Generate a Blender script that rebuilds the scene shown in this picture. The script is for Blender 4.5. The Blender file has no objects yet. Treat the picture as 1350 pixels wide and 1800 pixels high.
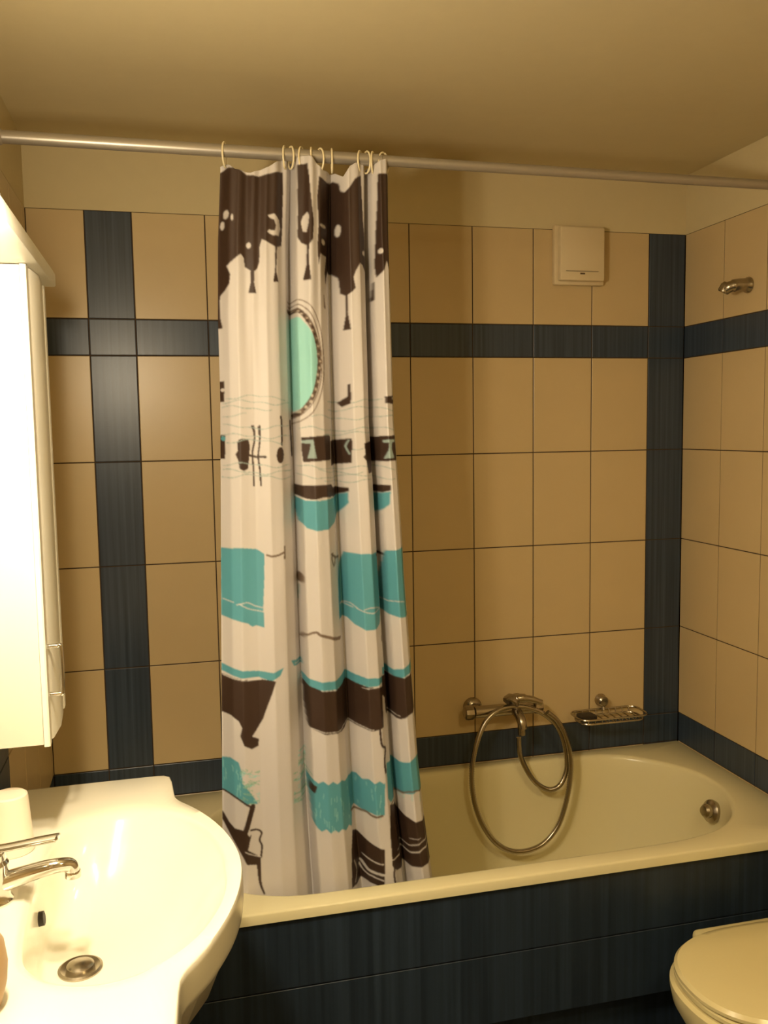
import bpy, bmesh, math, random
import numpy as np
from mathutils import Vector, Matrix
random.seed(4)
S = bpy.context.scene
C = S.collection
PI = math.pi

# ------------------------------------------------------------------ camera
CAM = np.array([-1.65978427, -2.61249032, 1.62131374])
FWD = np.array([0.23675406, 0.96711006, -0.09298194])
RGT = np.array([0.97085808, -0.23915677, -0.01544741])
UPV = np.array([0.0371766, 0.08661503, 0.99554796])
FPX = 1553.505
cd = bpy.data.cameras.new('camera')
cam = bpy.data.objects.new('camera', cd)
C.objects.link(cam)
cd.sensor_fit = 'HORIZONTAL'
cd.sensor_width = 36
cd.lens = FPX / 1350 * 36
cd.clip_start = 0.02
cam.matrix_world = Matrix(((RGT[0], UPV[0], -FWD[0], CAM[0]), (RGT[1], UPV[1], -FWD[1], CAM[1]),
                           (RGT[2], UPV[2], -FWD[2], CAM[2]), (0, 0, 0, 1)))
S.camera = cam

# ------------------------------------------------------------------ world, exposure, fill light
w = bpy.data.worlds.new('world')
S.world = w
w.use_nodes = True
w.node_tree.nodes['Background'].inputs[0].default_value = (0.9, 0.6, 0.35, 1)
w.node_tree.nodes['Background'].inputs[1].default_value = 0.0
S.view_settings.view_transform = 'Standard'
S.view_settings.look = 'None'
S.view_settings.gamma = 1
S.view_settings.use_curve_mapping = False
S.view_settings.exposure = 0.5
LAMP_POWER = 14.0        # each of the two mirror lamps
SPOT_POWER = 11.0        # their downward reflector beam
LAMP_COL = (1.0, 0.83, 0.58)
FILL_POWER = 8.0         # weak warm fill, added out of view
FILL_COL = (1.0, 0.80, 0.42)

XL, XR, YB, YF, ZC = -2.007, 0.0, 0.0, -3.3, 2.42    # room shell
RIM = 0.55
Z0 = 1.839                                            # underside of the blue band

# ------------------------------------------------------------------ materials
def new_mat(name):
    m = bpy.data.materials.new(name)
    m.use_nodes = True
    return m, m.node_tree, m.node_tree.nodes['Principled BSDF']

def plain(name, col, rough=0.4, metal=0.0, bump=0.0, scale=40, var=0.0, **kw):
    m, nt, b = new_mat(name)
    b.inputs['Base Color'].default_value = (*col, 1)
    b.inputs['Roughness'].default_value = rough
    b.inputs['Metallic'].default_value = metal
    for k, val in kw.items():
        b.inputs[k].default_value = val
    tc = nt.nodes.new('ShaderNodeTexCoord')
    no = nt.nodes.new('ShaderNodeTexNoise')
    no.inputs['Scale'].default_value = scale
    no.inputs['Detail'].default_value = 4
    nt.links.new(tc.outputs['Object'], no.inputs['Vector'])
    if var:
        mx = nt.nodes.new('ShaderNodeMixRGB')
        mx.inputs[1].default_value = (*[c * (1 - var) for c in col], 1)
        mx.inputs[2].default_value = (*[min(1, c * (1 + var)) for c in col], 1)
        nt.links.new(no.outputs['Fac'], mx.inputs[0])
        nt.links.new(mx.outputs[0], b.inputs['Base Color'])
    if bump:
        bp = nt.nodes.new('ShaderNodeBump')
        bp.inputs['Strength'].default_value = bump
        bp.inputs['Distance'].default_value = 0.002
        nt.links.new(no.outputs['Fac'], bp.inputs['Height'])
        nt.links.new(bp.outputs[0], b.inputs['Normal'])
    return m

def streaky(name, c1, c2, rough, sc):
    """dark ceramic with fine vertical streaks"""
    m, nt, b = new_mat(name)
    tc = nt.nodes.new('ShaderNodeTexCoord')
    mp = nt.nodes.new('ShaderNodeMapping')
    mp.inputs['Scale'].default_value = sc
    no = nt.nodes.new('ShaderNodeTexNoise')
    no.inputs['Scale'].default_value = 1.0
    no.inputs['Detail'].default_value = 5
    cr = nt.nodes.new('ShaderNodeValToRGB')
    cr.color_ramp.elements[0].position = 0.35
    cr.color_ramp.elements[0].color = (*c1, 1)
    cr.color_ramp.elements[1].position = 0.7
    cr.color_ramp.elements[1].color = (*c2, 1)
    nt.links.new(tc.outputs['Object'], mp.inputs[0])
    nt.links.new(mp.outputs[0], no.inputs['Vector'])
    nt.links.new(no.outputs['Fac'], cr.inputs[0])
    nt.links.new(cr.outputs[0], b.inputs['Base Color'])
    b.inputs['Roughness'].default_value = rough
    return m

M = {}
M['paint'] = plain('warm_white_paint', (0.64, 0.545, 0.32), 0.8, bump=0.15, scale=25, var=0.03)
M['cream'] = plain('cream_tile_glaze', (0.60, 0.463, 0.25), 0.33, bump=0.03, scale=9, var=0.04)
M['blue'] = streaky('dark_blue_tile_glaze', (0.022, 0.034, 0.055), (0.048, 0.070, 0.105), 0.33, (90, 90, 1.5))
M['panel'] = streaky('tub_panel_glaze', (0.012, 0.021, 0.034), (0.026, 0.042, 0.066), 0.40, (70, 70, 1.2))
M['grout'] = plain('dark_grout', (0.06, 0.038, 0.022), 0.9)
M['grout_l'] = plain('light_grout', (0.40, 0.25, 0.12), 0.9)
M['acrylic'] = plain('tub_acrylic', (0.77, 0.70, 0.43), 0.22)
M['ceramic'] = plain('sink_ceramic', (0.86, 0.83, 0.70), 0.16)
M['wc'] = plain('toilet_ceramic', (0.74, 0.64, 0.34), 0.22)
M['chrome'] = plain('chrome', (0.72, 0.70, 0.66), 0.12, 1.0)
M['chrome_d'] = plain('worn_chrome', (0.42, 0.37, 0.29), 0.25, 1.0)
M['rod'] = plain('grey_rod_metal', (0.42, 0.38, 0.32), 0.38, 0.6)
M['cab'] = plain('white_lacquer', (0.80, 0.77, 0.66), 0.35)
M['plastic'] = plain('cream_plastic', (0.72, 0.60, 0.38), 0.4)
M['ring'] = plain('ivory_plastic', (0.80, 0.70, 0.45), 0.35)
M['cup'] = plain('white_cup_plastic', (0.82, 0.74, 0.60), 0.4)
M['dark'] = plain('black_hole', (0.02, 0.015, 0.01), 0.5)
M['mark'] = plain('dark_print', (0.10, 0.06, 0.03), 0.5)
M['floor'] = streaky('floor_tile', (0.02, 0.026, 0.035), (0.045, 0.055, 0.07), 0.4, (30, 30, 30))
M['tan'] = plain('tan_plastic', (0.42, 0.27, 0.12), 0.45, var=0.15, scale=30)
M['mirror'] = plain('mirror_glass', (0.9, 0.9, 0.9), 0.02, 1.0)
m, nt, b = new_mat('mirror_lamp_glass')
b.inputs['Base Color'].default_value = (1, .95, .85, 1)
b.inputs['Emission Color'].default_value = (*LAMP_COL, 1)
b.inputs['Emission Strength'].default_value = 60
M['bulb'] = m
m, nt, b = new_mat('fill_lamp_glass')  # glow of the added fill lamp
b.inputs['Emission Color'].default_value = (*FILL_COL, 1)
b.inputs['Emission Strength'].default_value = 6
M['fill_bulb'] = m

# ------------------------------------------------------------------ helpers
def link(name, me, mats, parent=None, smooth=True):
    o = bpy.data.objects.new(name, me)
    C.objects.link(o)
    for mm in (mats if isinstance(mats, (list, tuple)) else [mats]):
        me.materials.append(M[mm])
    if smooth:
        for p in me.polygons:
            p.use_smooth = True
    if parent:
        o.parent = parent
        o.matrix_parent_inverse = parent.matrix_basis.inverted()
    return o

def obj(name, bm, mats, parent=None, smooth=True, sharp=35):
    me = bpy.data.meshes.new(name)
    bmesh.ops.recalc_face_normals(bm, faces=bm.faces)
    if smooth:
        for e in bm.edges:
            if len(e.link_faces) == 2 and e.calc_face_angle(0) > math.radians(sharp):
                e.smooth = False
    bm.to_mesh(me)
    bm.free()
    return link(name, me, mats, parent, smooth)

def tag(o, label, cat, group=None, kind=None):
    o['label'] = label
    o['category'] = cat
    if group: o['group'] = group
    if kind: o['kind'] = kind
    return o

def thing(name, label, cat, loc, group=None):
    o = bpy.data.objects.new(name, None)
    C.objects.link(o)
    o.location = loc
    o.empty_display_size = 0.05
    return tag(o, label, cat, group)

def structure(o, label=None):
    o['kind'] = 'structure'
    if label: o['label'] = label
    return o

def box(bm, lo, hi, bev=0.0, mi=0, seg=2):
    x0, y0, z0 = lo
    x1, y1, z1 = hi
    vs = [bm.verts.new(p) for p in ((x0, y0, z0), (x1, y0, z0), (x1, y1, z0), (x0, y1, z0),
                                    (x0, y0, z1), (x1, y0, z1), (x1, y1, z1), (x0, y1, z1))]
    fs = [bm.faces.new([vs[i] for i in q]) for q in ((0, 3, 2, 1), (4, 5, 6, 7), (0, 1, 5, 4), (1, 2, 6, 5), (2, 3, 7, 6), (3, 0, 4, 7))]
    for f in fs: f.material_index = mi
    if bev:
        es = list({e for f in fs for e in f.edges})
        r = bmesh.ops.bevel(bm, geom=es, offset=bev, segments=seg, profile=0.5, affect='EDGES')
        for f in r['faces']: f.material_index = mi

def frame_of(d):
    d = Vector(d).normalized()
    a = Vector((0, 0, 1)) if abs(d.z) < 0.9 else Vector((1, 0, 0))
    u = d.cross(a).normalized()
    return d, u, d.cross(u).normalized()

def loft(bm, loops, close=True, cap0=True, cap1=True, mi=0):
    rows = [[bm.verts.new(p) for p in L] for L in loops]
    n = len(rows[0])
    for a, b_ in zip(rows, rows[1:]):
        for i in range(n if close else n - 1):
            j = (i + 1) % n
            f = bm.faces.new((a[i], a[j], b_[j], b_[i]))
            f.material_index = mi
    if cap0: bm.faces.new(rows[0][::-1]).material_index = mi
    if cap1: bm.faces.new(rows[-1]).material_index = mi
    return rows

def lathe(bm, o, d, prof, n=32, mi=0):
    """prof: list of (radius, distance along d)"""
    d, u, w_ = frame_of(d)
    o = Vector(o)
    loops = []
    for r, t in prof:
        r = max(r, 1e-5)
        loops.append([o + d * t + (u * math.cos(2 * PI * k / n) + w_ * math.sin(2 * PI * k / n)) * r for k in range(n)])
    loft(bm, loops, mi=mi)

def cyl(bm, a, b_, r, n=24, bev=0.0015):
    a, b_ = Vector(a), Vector(b_)
    L = (b_ - a).length
    lathe(bm, a, b_ - a, [(r - bev, 0), (r, bev), (r, L - bev), (r - bev, L)], n)

def spline(pts, n):
    """Catmull-Rom through pts, n samples a span"""
    P = [Vector(p) for p in pts]
    P = [P[0] * 2 - P[1]] + P + [P[-1] * 2 - P[-2]]
    out = []
    for i in range(1, len(P) - 2):
        for k in range(n):
            t = k / n
            a, b_, c_, d_ = P[i - 1], P[i], P[i + 1], P[i + 2]
            out.append(0.5 * ((2 * b_) + (c_ - a) * t + (2 * a - 5 * b_ + 4 * c_ - d_) * t * t + (3 * b_ - a - 3 * c_ + d_) * t ** 3))
    out.append(P[-2])
    return out

def tube(bm, pts, r, n=12, ribs=None, flat=None):
    """tube along pts; r number or list; flat=(a,b) scales the section"""
    P = [Vector(p) for p in pts]
    d0 = (P[1] - P[0]).normalized()
    _, u, v_ = frame_of(d0)
    loops = []
    for i, p in enumerate(P):
        d = (P[min(i + 1, len(P) - 1)] - P[max(i - 1, 0)]).normalized()
        u = (u - d * u.dot(d)).normalized()
        v_ = d.cross(u)
        rr = r[i] if isinstance(r, (list, tuple)) else r
        fa, fb = flat if flat else (1, 1)
        loops.append([p + u * (rr * fa * math.cos(2 * PI * k / n)) + v_ * (rr * fb * math.sin(2 * PI * k / n)) for k in range(n)])
    loft(bm, loops)

# ------------------------------------------------------------------ room shell
G = 0.0016     # half a grout joint
def tiled_wall(name, mapper, xb, zb, dark, skip=None):
    """xb, zb: joints; dark(i,j) -> True where the tile is blue; mapper(u, z, depth) -> world point"""
    bm = bmesh.new()
    def slab(u0, u1, z0, z1, d0, d1, mi, bev):
        vs = {}
        for a, u in ((0, u0), (1, u1)):
            for b_, z in ((0, z0), (1, z1)):
                vs[a, b_, 0] = bm.verts.new(mapper(u, z, d0))
                e = bev
                uu = u + (e if a == 0 else -e)
                zz = z + (e if b_ == 0 else -e)
                vs[a, b_, 1] = bm.verts.new(mapper(u, z, d1 - e * .6))
                vs[a, b_, 2] = bm.verts.new(mapper(uu, zz, d1))
        q = [(0, 0), (1, 0), (1, 1), (0, 1)]
        for k in range(4):
            a, b_ = q[k], q[(k + 1) % 4]
            for l in (0, 1):
                bm.faces.new((vs[(*a, l)], vs[(*b_, l)], vs[(*b_, l + 1)], vs[(*a, l + 1)])).material_index = mi
        bm.faces.new([vs[(*a, 2)] for a in q]).material_index = mi
        bm.faces.new([vs[(*a, 0)] for a in q][::-1]).material_index = mi
    for i in range(len(xb) - 1):
        for j in range(len(zb) - 1):
            if skip and skip(i, j): continue
            dk = dark(i, j)
            slab(xb[i] + G, xb[i + 1] - G, zb[j] + G, zb[j + 1] - G, -0.008, 0.0, 1 if dk else 0, 0.0012)
    # bedding behind the tiles, cream grout behind blue rows
    slab(xb[0], xb[-1], zb[0], zb[-1], -0.012, -0.0022, 2, 0.0)
    # painted wall above the tile edge
    slab(xb[0] - .003, xb[-1] + .003, zb[-1], ZC, -0.012, -0.0008, 3, 0.0)
    # wall body
    slab(xb[0], xb[-1], 0, ZC, -0.10, -0.0121, 3, 0.0)
    o = obj(name, bm, ['cream', 'blue', 'grout', 'paint'], smooth=False)
    return structure(o)

ROW = 0.2977
zrows = [0.0, 0.25] + [RIM, Z0 - 4 * ROW, Z0 - 3 * ROW, Z0 - 2 * ROW, Z0 - ROW, Z0, Z0 + 0.101, Z0 + 0.395]
xback = [XL, -1.8555] + [-0.13 - 0.2 * k for k in range(8, -1, -1)] + [XR]
nb = len(xback) - 1
tiled_wall('wall_back', lambda u, z, d: (u, YB - d, z), xback, zrows,
           lambda i, j: j in (2, 7) or i in (1, nb - 1))
yright = [YF] + [-0.207 - 0.2 * k for k in range(15, -1, -1)] + [YB]
tiled_wall('wall_right', lambda u, z, d: (XR - d, u, z), yright, zrows, lambda i, j: j in (2, 7))
ystrip = [-0.055 - 0.2 * k for k in range(0, 4)]           # ... -0.655, then the blue strip
yleft = sorted([YB] + ystrip + [-0.785 - 0.2 * k for k in range(0, 13)] + [YF])
istrip = yleft.index(-0.785)
tiled_wall('wall_left', lambda u, z, d: (XL + d, u, z), yleft, zrows, lambda i, j: j in (2, 7) or i == istrip)
xfr = [XL + 0.2 * k for k in range(11)]
xfr[-1] = XR
tiled_wall('wall_front', lambda u, z, d: (u, YF + d, z), xfr, zrows, lambda i, j: j in (2, 7))
bm = bmesh.new(); box(bm, (XL - .1, YF - .1, ZC), (XR + .1, YB + .1, ZC + .08))
structure(obj('ceiling', bm, 'paint', smooth=False))
bm = bmesh.new()
box(bm, (XL - .1, YF - .1, -0.10), (XR + .1, YB + .1, -0.004), mi=1)
for i in range(7):
    for j in range(11):
        x0, y0 = XL + i * .3, YF + j * .3
        box(bm, (x0 + .002, y0 + .002, -0.004), (min(x0 + .298, XR), y0 + .298, 0.0), mi=0)
structure(obj('floor', bm, ['floor', 'grout'], smooth=False))

# ------------------------------------------------------------------ bathtub
tub = thing('bathtub', 'cream built-in bathtub behind the dark blue tiled panel', 'bathtub', (-1.0, -0.36, 0.0))
inner = [(-0.379, -0.047), (-0.29, -0.062), (-0.241, -0.085), (-0.18, -0.14), (-0.125, -0.215), (-0.100, -0.29), (-0.100, -0.39),
         (-0.130, -0.48), (-0.185, -0.56), (-0.27, -0.62), (-0.38, -0.648), (-0.5, -0.656), (-0.8, -0.660), (-1.1, -0.661),
         (-1.36, -0.660), (-1.46, -0.642), (-1.54, -0.595), (-1.60, -0.50), (-1.62, -0.40), (-1.61, -0.28), (-1.57, -0.17),
         (-1.49, -0.095), (-1.36, -0.055), (-1.1, -0.048), (-0.8, -0.046), (-0.55, -0.045)]
NT = 160
TC = Vector((-0.84, -0.355))
def resample(poly, n, ctr):
    """closed smooth curve, sampled by angle about ctr"""
    P = [Vector((x, y, 0)) for x, y in poly]
    m_ = len(P)
    dense = []
    for i in range(m_):
        a, b_, c_, d_ = P[i - 1], P[i], P[(i + 1) % m_], P[(i + 2) % m_]
        for k in range(16):
            t = k / 16
            dense.append(0.5 * ((2 * b_) + (c_ - a) * t + (2 * a - 5 * b_ + 4 * c_ - d_) * t * t + (3 * b_ - a - 3 * c_ + d_) * t ** 3))
    return ray_sample([(p.x, p.y) for p in dense], n, ctr)
def ray_sample(poly, n, ctr, angs=None):
    out = []
    for k in range(n):
        a = angs[k] if angs else 2 * PI * k / n
        dx, dy = math.cos(a), math.sin(a)
        best = 0
        for i in range(len(poly)):
            x0, y0 = poly[i][0] - ctr[0], poly[i][1] - ctr[1]
            x1, y1 = poly[(i + 1) % len(poly)][0] - ctr[0], poly[(i + 1) % len(poly)][1] - ctr[1]
            ex, ey = x1 - x0, y1 - y0
            den = dx * ey - dy * ex
            if abs(den) < 1e-12: continue
            t = (x0 * ey - y0 * ex) / den
            s = (x0 * dy - y0 * dx) / den
            if -1e-9 <= s <= 1 + 1e-9 and t > best: best = t
        out.append((ctr[0] + dx * best, ctr[1] + dy * best))
    return out
# angles evenly spread along the long outline, outer corners included
ox0, ox1, oy0, oy1 = XL + 0.001, XR - 0.001, -0.717, YB - 0.001
corner = [math.atan2(y - TC[1], x - TC[0]) % (2 * PI) for x, y in ((ox0, oy0), (ox1, oy0), (ox1, oy1), (ox0, oy1))]
angs = []
for k in range(NT):
    t = 2 * PI * k / NT
    angs.append(math.atan2(0.36 * math.sin(t), 0.9 * math.cos(t)) % (2 * PI))
for c_ in corner:
    i = min(range(NT), key=lambda q: abs(angs[q] - c_))
    angs[i] = c_
outer = ray_sample([(ox0, oy0), (ox1, oy0), (ox1, oy1), (ox0, oy1)], NT, TC, angs)
P = [Vector((x, y, 0)) for x, y in inner]
dense = []
for i in range(len(P)):
    a, b_, c_, d_ = P[i - 1], P[i], P[(i + 1) % len(P)], P[(i + 2) % len(P)]
    for k in range(10):
        t = k / 10
        q = 0.5 * ((2 * b_) + (c_ - a) * t + (2 * a - 5 * b_ + 4 * c_ - d_) * t * t + (3 * b_ - a - 3 * c_ + d_) * t ** 3)
        dense.append((q.x, q.y))
inn = ray_sample(dense, NT, TC, angs)
def inset(loop, e):
    out = []
    n = len(loop)
    for i in range(n):
        t = Vector(loop[(i + 1) % n]) - Vector(loop[i - 1])
        nrm = Vector((-t.y, t.x)).normalized()
        p = Vector(loop[i]) + nrm * e
        out.append((p.x, p.y))
    return out
def rect_inset(loop, e):
    return [(min(max(x, ox0 + e), ox1 - e), min(max(y, oy0 + e), oy1 - e)) for x, y in loop]
def z_(loop, z): return [(x, y, z) for x, y in loop]
def shrink(loop, f, fy=None, cx=TC[0], cy=TC[1]):
    fy = fy or f
    return [(cx + (x - cx) * f, cy + (y - cy) * fy) for x, y in loop]
bm = bmesh.new()
loops = [z_(rect_inset(outer, 0.012), 0.524), z_(outer, 0.524), z_(outer, RIM - 0.006), z_(rect_inset(outer, 0.002), RIM - 0.002),
         z_(rect_inset(outer, 0.006), RIM)]
loops += [z_(inset(inn, -0.010), RIM), z_(inset(inn, -0.004), RIM - 0.001), z_(inn, RIM - 0.004), z_(inset(inn, 0.004), RIM - 0.012)]
for z, f, fy in ((0.50, .985, .965), (0.44, .972, .945), (0.36, .955, .92), (0.28, .935, .89), (0.22, .91, .85), (0.185, .87, .79),
                 (0.165, .80, .70), (0.155, .70, .58), (0.152, .4, .3), (0.151, .1, .08)):
    loops.append(z_(shrink(inn, f, fy), z))
loft(bm, loops, cap0=False)
obj('tub_shell', bm, 'acrylic', tub, sharp=50)
# tiled panel below the rim
bm = bmesh.new()
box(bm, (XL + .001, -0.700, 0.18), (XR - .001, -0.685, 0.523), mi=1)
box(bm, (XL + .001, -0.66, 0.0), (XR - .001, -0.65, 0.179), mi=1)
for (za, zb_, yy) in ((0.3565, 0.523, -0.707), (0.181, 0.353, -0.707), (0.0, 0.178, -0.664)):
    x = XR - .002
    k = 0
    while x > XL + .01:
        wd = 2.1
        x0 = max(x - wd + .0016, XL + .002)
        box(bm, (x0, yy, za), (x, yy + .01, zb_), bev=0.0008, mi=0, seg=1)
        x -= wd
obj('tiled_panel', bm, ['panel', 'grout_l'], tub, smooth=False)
# overflow knob on the head-end slope
bm = bmesh.new()
kp = Vector((-0.128, -0.385, 0.478)); kd = Vector((-0.96, -0.10, 0.22))
lathe(bm, kp, kd, [(0.030, -.012), (0.034, 0), (0.033, .006), (0.026, .011), (0.021, .013), (0.020, .024), (0.014, .031), (0.001, .033)], 32)
obj('overflow_knob', bm, 'chrome_d', tub)

# ------------------------------------------------------------------ washbasin
SC = (-1.74, -1.165)
far = [(-2.004, -0.729), (-1.695, -0.729), (-1.681, -0.734), (-1.674, -0.748), (-1.671, -0.80), (-1.668, -0.855), (-1.660, -0.878), (-1.624, -0.935),
       (-1.592, -1.006), (-1.570, -1.083), (-1.561, -1.165)]
_f = far[7:]
_sm = [(p.x, p.y) for p in spline([(x, y, 0) for x, y in far[6:] + [(-1.570, -1.247)]], 8)]
_sm = _sm[:len(_sm) - 8]
far = far[:6] + _sm
near = [(x, -2.33 - y) for x, y in far[:-1]][::-1]
outl = far + near
NS = 200
SX = (-1.80, -1.165)
sang = [2 * PI * k / NS for k in range(NS)]
for (x, y) in ((-2.004, -0.729), (-2.004, -1.601)):
    c_ = math.atan2(y - SX[1], x - SX[0]) % (2 * PI)
    i = min(range(NS), key=lambda q: abs(sang[q] - c_)); sang[i] = c_
so = ray_sample(outl, NS, SX, sang)
bowlp = [(-1.885, -0.985), (-1.868, -0.945), (-1.834, -0.912), (-1.77, -0.893), (-1.70, -0.915), (-1.645, -0.965), (-1.608, -1.04), (-1.592, -1.11), (-1.590, -1.165)]
bowlp = bowlp + [(x, -2.33 - y) for x, y in bowlp[:-1]][::-1] + [(-1.893, -1.26), (-1.895, -1.165), (-1.893, -1.07)]
sb = ray_sample([(p.x, p.y) for p in spline([(x, y, 0) for x, y in bowlp + bowlp[:1]], 8)][:-1], NS, SX, sang)
# light smoothing of the bowl mouth
for _ in range(6):
    sb = [((sb[i - 1][0] + 2 * sb[i][0] + sb[(i + 1) % NS][0]) / 4, (sb[i - 1][1] + 2 * sb[i][1] + sb[(i + 1) % NS][1]) / 4) for i in range(NS)]
def mixl(a, b_, t): return [(p[0] * (1 - t) + q[0] * t, p[1] * (1 - t) + q[1] * t) for p, q in zip(a, b_)]
DR = (-1.826, -1.172)
def circ(r, fx=1.0): return [(DR[0] + math.cos(a) * r * fx, DR[1] + math.sin(a) * r) for a in sang]
sink = thing('washbasin', 'glossy white ceramic washbasin with rounded front, under the lit wall cabinet', 'sink', (-2.0, -1.165, 0.0))
bm = bmesh.new()
und = ray_sample([(max(x, -2.004), y) for x, y in shrink(bowlp, 1.07, 1.06, -1.78, -1.165)], NS, SX, sang)
L = [z_(circ(0.055), 0.70), z_(mixl(circ(0.10), und, .35), 0.705), z_(mixl(circ(0.12), und, .75), 0.745), z_(mixl(und, circ(.1), .08), 0.80),
     z_(mixl(und, so, .55), 0.832), z_(mixl(und, so, .93), 0.843), z_(so, 0.853), z_(so, 0.889)]
L += [z_(mixl(so, sb, 0.03), 0.8975), z_(mixl(so, sb, 0.08), 0.900), z_(mixl(so, sb, 0.80), 0.8985), z_(mixl(so, sb, 0.92), 0.896),
      z_(sb, 0.890), z_(shrink(sb, .985, .975, -1.76, -1.165), 0.880)]
for z, t in ((0.86, .10), (0.83, .20), (0.80, .32), (0.78, .45), (0.768, .60), (0.762, .75), (0.759, .88), (0.757, 1.0)):
    row = []
    for (px_, py_), (qx, qy) in zip(shrink(sb, .985, .975, -1.76, -1.165), circ(0.037)):
        bk = min(1, max(0, (-1.80 - px_) / .09))             # the wall side of the bowl drops steeply
        bk = bk * bk * (3 - 2 * bk)
        tt = t * (1 - .62 * bk) if t < .5 else t * (1 - .62 * bk * (1 - t) / .5)
        row.append((px_ * (1 - tt) + qx * tt, py_ * (1 - tt) + qy * tt, z))
    L.append(row)
loft(bm, L)
# raised ledge along the wall
obj('basin', bm, 'ceramic', sink, sharp=60)
bm = bmesh.new()
lathe(bm, (DR[0], DR[1], 0.7590), (0, 0, 1), [(0.034, -.004), (0.035, .001), (0.031, .003), (0.026, .0015), (0.022, .001), (0.0215, .006), (0.016, .009), (0.001, .010)], 40)
obj('drain', bm, 'chrome_d', sink)
bm = bmesh.new()
ov = Vector((-1.8835, -1.135, 0.832))
lathe(bm, ov, (1, 0.0, 0.10), [(0.0115, -.01), (0.0115, .0012), (0.009, .0018), (0.0085, .0012), (0.001, .001)], 24)
obj('overflow_hole', bm, 'dark', sink)
bm = bmesh.new()
loft(bm, [[(-1.87 + a * math.cos(t), -1.165 + b_ * math.sin(t), z) for t in [2 * PI * k / 40 for k in range(40)]]
          for a, b_, z in ((.11, .10, 0), (.105, .095, .02), (.085, .078, .10), (.078, .072, .45), (.085, .08, .62), (.10, .095, .712))])
obj('pedestal', bm, 'ceramic', sink)

# faucet
fc = thing('basin_faucet', 'chrome single-lever mixer tap standing on the washbasin', 'faucet', (-1.945, -1.19, 0.8985))
bm = bmesh.new()
lathe(bm, (-1.945, -1.19, 0.8985), (0, 0, 1), [(0.027, 0), (0.028, .004), (0.0245, .010), (0.0225, .030), (0.0225, .050), (0.024, .062), (0.020, .068), (.001, .069)], 32)
obj('faucet_body', bm, 'chrome', fc)
bm = bmesh.new()
sp = spline([(-1.945, -1.19, 0.925), (-1.915, -1.192, 0.934), (-1.88, -1.195, 0.943), (-1.850, -1.197, 0.948), (-1.832, -1.19, 0.943), (-1.828, -1.19, 0.931)], 6)
n_ = len(sp)
tube(bm, sp, [0.0165 - 0.0055 * min(1, i / (n_ * .6)) for i in range(n_)], 20)
lathe(bm, (-1.828, -1.19, 0.934), (0, 0, -1), [(0.0115, 0), (0.0125, .003), (0.0125, .010), (0.009, .011), (.001, .009)], 24)
obj('spout', bm, 'chrome', fc)
bm = bmesh.new()
lathe(bm, (-1.945, -1.19, 0.967), (0, 0, 1), [(0.021, 0), (0.022, .004), (0.020, .013), (0.013, .019), (.001, .021)], 32)
lv = spline([(-1.952, -1.189, 0.982), (-1.92, -1.191, 0.985), (-1.88, -1.194, 0.990), (-1.852, -1.196, 0.993), (-1.846, -1.197, 0.9935)], 6)
n_ = len(lv)
tube(bm, lv, [0.0135 if i < n_ * .8 else 0.0135 * math.sqrt(max(.02, 1 - ((i - n_ * .8) / (n_ * .21)) ** 2)) for i in range(n_)], 20, flat=(0.95, 0.36))
obj('lever', bm, 'chrome', fc)

# upturned cup
bm = bmesh.new()
lathe(bm, (-1.948, -1.012, 0.8990), (0, 0, 1), [(0.0375, 0), (0.0385, .001), (0.0375, .004), (0.0315, .094), (0.0305, .099), (0.027, .1015), (0.001, .1015)], 40)
tag(obj('tumbler', bm, 'cup'), 'white plastic tumbler standing upside down beside the tap on the washbasin', 'cup')

# tan bottle, cut by the left edge
bt = thing('soap_bottle', 'rounded tan bottle on the washbasin, cut by the left edge below the tap', 'bottle', (-1.925, -1.46, 0.8985))
bm = bmesh.new()
loops = []
for r, h in ((.030, 0), (.036, .004), (.043, .03), (.045, .055), (.042, .08), (.032, .10), (.018, .112), (.012, .115), (.012, .122), (.001, .1225)):
    loops.append([(-1.925 + r * math.cos(t), -1.46 + r * 1.05 * math.sin(t), 0.8985 + h) for t in [2 * PI * k / 36 for k in range(36)]])
loft(bm, loops)
obj('bottle_body', bm, 'tan', bt)
bm = bmesh.new()
lathe(bm, (-1.925, -1.46, 1.0205), (0, 0, 1), [(.014, 0), (.015, .002), (.014, .022), (.012, .024), (.001, .024)], 24)
obj('bottle_cap', bm, 'tan', bt)

# ------------------------------------------------------------------ wall cabinet with lamps
cb = thing('wall_cabinet', 'white wall cabinet with lit canopy, mounted above the washbasin', 'cabinet', (-2.0, -1.2, 1.095))
CX = -1.880
bm = bmesh.new(); box(bm, (-2.005, -1.053, 1.095), (CX, -0.820, 1.897), bev=.0015)
obj('cabinet_body', bm, 'cab', cb)
bm = bmesh.new()
# door leaf with softly profiled edges
prof = [(-1.0575, CX + .001), (-1.0575, -1.872), (-1.0555, -1.8695), (-1.035, -1.8695), (-1.028, -1.8725), (-1.020, -1.8725), (-1.012, -1.8690),
        (-0.945, -1.8640), (-0.865, -1.8690), (-0.855, -1.8725), (-0.847, -1.8725), (-0.840, -1.8695), (-0.8205, -1.8695), (-0.8185, -1.872), (-0.8185, CX + .001)]
loft(bm, [[(x, y, z) for y, x in prof] for z in (1.093, 1.897)])
dr = obj('cabinet_door', bm, 'cab', cb, sharp=20)
bm = bmesh.new()
hx = -1.849
tube(bm, spline([(-1.871, -1.025, 1.259), (hx - .005, -1.025, 1.259), (hx, -1.025, 1.253), (hx, -1.025, 1.181), (hx - .005, -1.025, 1.175), (-1.871, -1.025, 1.175)], 6), 0.0038, 12)
obj('door_handle', bm, 'chrome', dr)
bm = bmesh.new(); box(bm, (-2.005, -1.75, 1.898), (-1.850, -0.816, 1.924), bev=.003)
obj('canopy', bm, 'cab', cb)
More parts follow.
